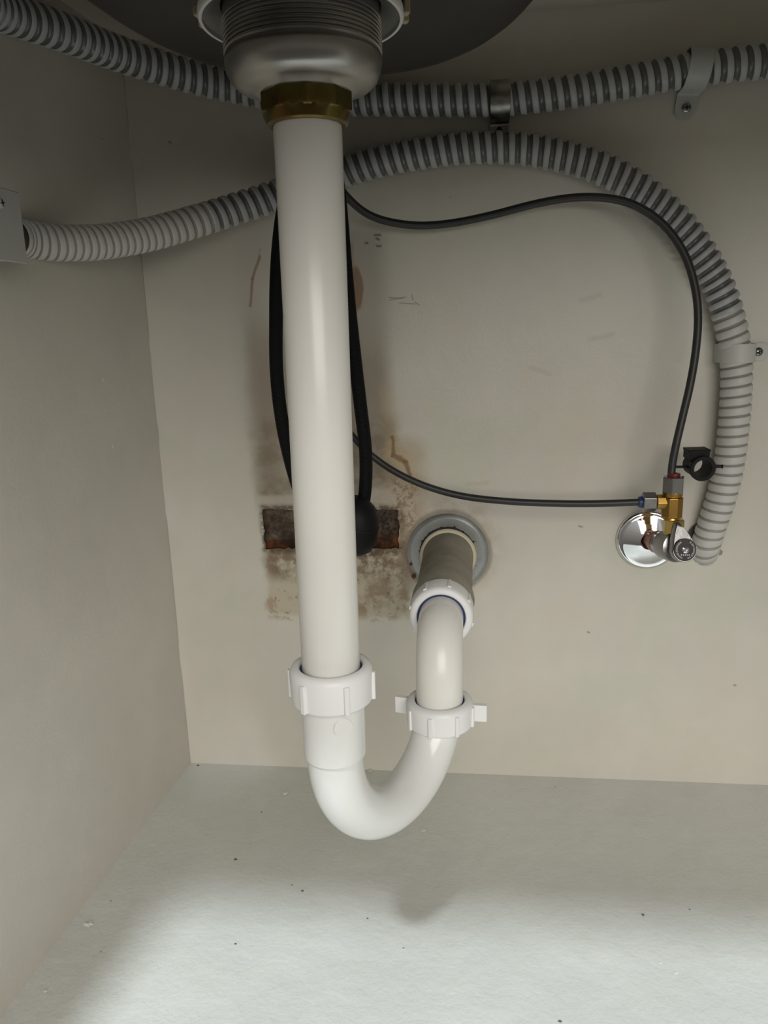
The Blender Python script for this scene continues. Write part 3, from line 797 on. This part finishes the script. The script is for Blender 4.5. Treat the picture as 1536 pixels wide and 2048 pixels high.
def tee():
    o0 = Vector((at(1344, 1010, TY).x, TY, OB.z + .0170))
    topz = at(1342, 985, TY).z
    t = thing('tee_fitting', o0, 'brass tee fitting on top of the shutoff valve, feeding both thin tubes', 'pipe fitting')
    Zx = lambda z: axis_matrix((o0.x, TY, z), (0, 0, 1))
    midz = at(1300, 1004, TY).z; ntop = at(1342, 952, TY).z
    part('tee_collar', lathe([(0, o0.z - .004), (.0066, o0.z - .004), (.0074, o0.z - .002), (.0066, o0.z + .001), (0, o0.z + .001)], Matrix.Translation((o0.x, TY, 0)), 32, closed=False), 'brass', t)
    bm = bmesh.new()
    hexprism(bm, Zx(o0.z) @ Matrix.Rotation(.30, 4, 'Z'), .0100, topz - .004 - o0.z, 8, .0006)
    lathe([(0, -.004), (.0085, -.004), (.0092, -.0025), (.0092, .001), (0, .001)], Zx(topz), 40, closed=False, bm=bm)
    lathe([(0, 0), (.0074, 0), (.0074, .0135), (0, .0135)], axis_matrix((o0.x - .001, TY, midz), (-1, 0, 0)), 8, closed=False, bm=bm)
    part('tee_body', bm, 'brass', t, smooth=False, bevel=.0005)
    bm = bmesh.new(); hexprism(bm, Zx(topz - .0005) @ Matrix.Rotation(.22, 4, 'Z'), .0103, ntop - topz)
    part('compression_nut', bm, 'satin', t, smooth=False, bevel=.0004, label='grey upper compression nut')
    part('colour_ring', lathe([(.0030, 0), (.0056, 0), (.0060, .001), (.0056, .0033), (.0030, .0036)], Zx(ntop - .0008), 32), 'red', t, label='dark red ring')
    lx0, lx1 = at(1311, 1004, TY).x, at(1284, 1004, TY).x
    ml = axis_matrix((lx0, TY, midz), (-1, 0, 0), Vector((0, 0, 1)))
    bm = bmesh.new(); hexprism(bm, ml @ Matrix.Rotation(.05, 4, 'Z'), .0096, lx0 - lx1)
    part('compression_nut', bm, 'satin', t, smooth=False, bevel=.0004, label='grey left compression nut')
    part('colour_ring', lathe([(.0030, lx0 - lx1 - .0004), (.0054, lx0 - lx1 - .0004), (.0056, lx0 - lx1 + .0010), (.0050, lx0 - lx1 + .0034), (.0030, lx0 - lx1 + .0036)], ml, 32), 'blue', t, label='dark blue ring')
tee()

# ---------------------------------------------------------------- black clip beside the tee
def clip():
    c = at(1398, 933, -.050)
    t = thing('hose_clip', c, 'black plastic ring clip with two pins, hooked on the thin tube above the tee', 'clip')
    ax = Vector((.10, -1, -.04)).normalized(); mt = axis_matrix(c, ax)
    ro, ri = .0116, .0084
    part('ring', lathe([(ri, -.014), (ro - .0010, -.014), (ro - .0008, .006), (ro + .0003, .0065), (ro + .0005, .0098), (ro, .0104), (ri, .0104)], mt, 48), 'black', t, angle=30)
    bm = boxm((.0185, .0095, .018), mt @ Matrix.Translation((-.0022, (.0120 if mt.col[1].z > 0 else -.0120), -.003)))
    boxm((.0205, .002, .016), mt @ Matrix.Translation((-.0022, (.0160 if mt.col[1].z > 0 else -.0160), -.003)), bm)
    part('latch_block', bm, 'black', t, bevel=.0005)
    for s in (-1, 1):
        L = .016 if s < 0 else .011
        m2 = axis_matrix(c + Vector((s * (ro - .001), 0, -.0002)), (s, 0, 0))
        part('pin', lathe([(0, 0), (.0013, 0), (.0013, L - .0015), (.0019, L - .0010), (.0019, L), (0, L)], m2, 20, closed=False), 'black', t)
clip()

# ---------------------------------------------------------------- bits of paint and dirt
def crumb(p, s, m, label, n, flat=.35, seed=0, cat='paint chip', name='paint_chip'):
    bm = bmesh.new(); bmesh.ops.create_icosphere(bm, subdivisions=3, radius=1)
    off = Vector((seed * 3.1, seed * 1.7, 0)); n = Vector(n)
    a = axis_matrix(p, n); el = 1 + (seed % 3) * .35
    for v in bm.verts:
        k = 1 + .45 * mnoise.noise(v.co * 1.8 + off); v.co = a @ Vector((v.co.x * s * k * el, v.co.y * s * k, (v.co.z * .9 + .7) * s * k * flat))
    return solo(name, bm, m, label, cat)
FL = [((571, 1587), .0036, 'chip', 'pale paint chip on the floor left of the trap bend'),
      ((846, 1661), .0024, 'chip', 'small pale paint chip on the floor right of the trap bend'),
      ((142, 1847), .0030, 'chip', 'pale paint chip at the foot of the left wall'),
      ((76, 1981), .0015, 'chip', 'tiny pale chip nearest the lower left corner of the floor'),
      ((1352, 1947), .0012, 'chip', 'tiny white chip on the bright floor at the lower right'),
      ((1321, 1927), .0010, 'chip', 'tiny white chip just behind another chip at the lower right'),
      ((742, 1533), .0028, 'chip', 'pale paint chip on the floor against the back wall behind the trap'),
      ((471, 1888), .0013, 'dirt', 'dark crumb on the floor at the lower left of the bright area'),
      ((471, 1719), .0018, 'dirt', 'dark crumb on the shaded floor left of the trap'),
      ((1286, 1830), .0018, 'dirt', 'dark elongated crumb on the floor at the lower right'),
      ((1379, 1819), .0009, 'dirt', 'tiny dark crumb right of the elongated crumb'),
      ((605, 1782), .0014, 'dirt', 'dark crumb at the edge of the bright floor'),
      ((584, 1770), .0010, 'dirt', 'tiny dark crumb just behind the crumb at the edge of the bright floor'),
      ((735, 1837), .0010, 'dirt', 'tiny dark crumb on the bright floor before the trap shadow'),
      ((807, 1896), .0008, 'dirt', 'tiny dark speck on the bright floor below the trap shadow'),
      ((222, 1802), .0010, 'dirt', 'tiny dark crumb on the floor near the left wall'),
      ((523, 1624), .0010, 'dirt', 'tiny dark crumb on the floor below the chip left of the trap'),
      ((1120, 2043), .0014, 'dirt', 'dark crumb at the very bottom edge of the floor'),
      ((1110, 1574), .0008, 'dirt', 'tiny dark speck on the floor near the back wall at right'),
      ((396, 1531), .0020, 'dirt', 'black crumb in the floor corner where left and back walls meet')]
for i, ((px, py), s, m_, lab) in enumerate(FL):
    p = at_z(px, py, .0002); s *= .62 if m_ == 'dirt' else .9
    if p.y > -.003: p.y = -.003
    if p.x < XL + .003: p.x = XL + .003
    crumb(p, s, m_, lab, (0, 0, 1), seed=i, cat='paint chip' if m_ == 'chip' else 'crumb', name='paint_chip' if m_ == 'chip' else 'dirt_crumb')
p = at(1434, 1104, -.003); crumb(p, .0036, 'stub', 'grey plaster crumb stuck under the wall end of the arched conduit', (0, -1, 0), flat=.5, seed=4, cat='plaster crumb', name='plaster_crumb')
for i, (px, py, s) in enumerate([(205, 760, .0018), (225, 893, .0013), (262, 720, .0010)]):
    p = at_x(px, py, XL + .0002)
    crumb(p, s, 'chip', ['pale paint blister on the left wall, highest of three', 'pale paint blister on the left wall, lowest of three', 'smallest paint blister on the left wall near the corner'][i] if i != 0 else 'largest pale paint blister on the left wall', (1, 0, 0), flat=.3, seed=i, cat='paint blister', name='paint_blister')
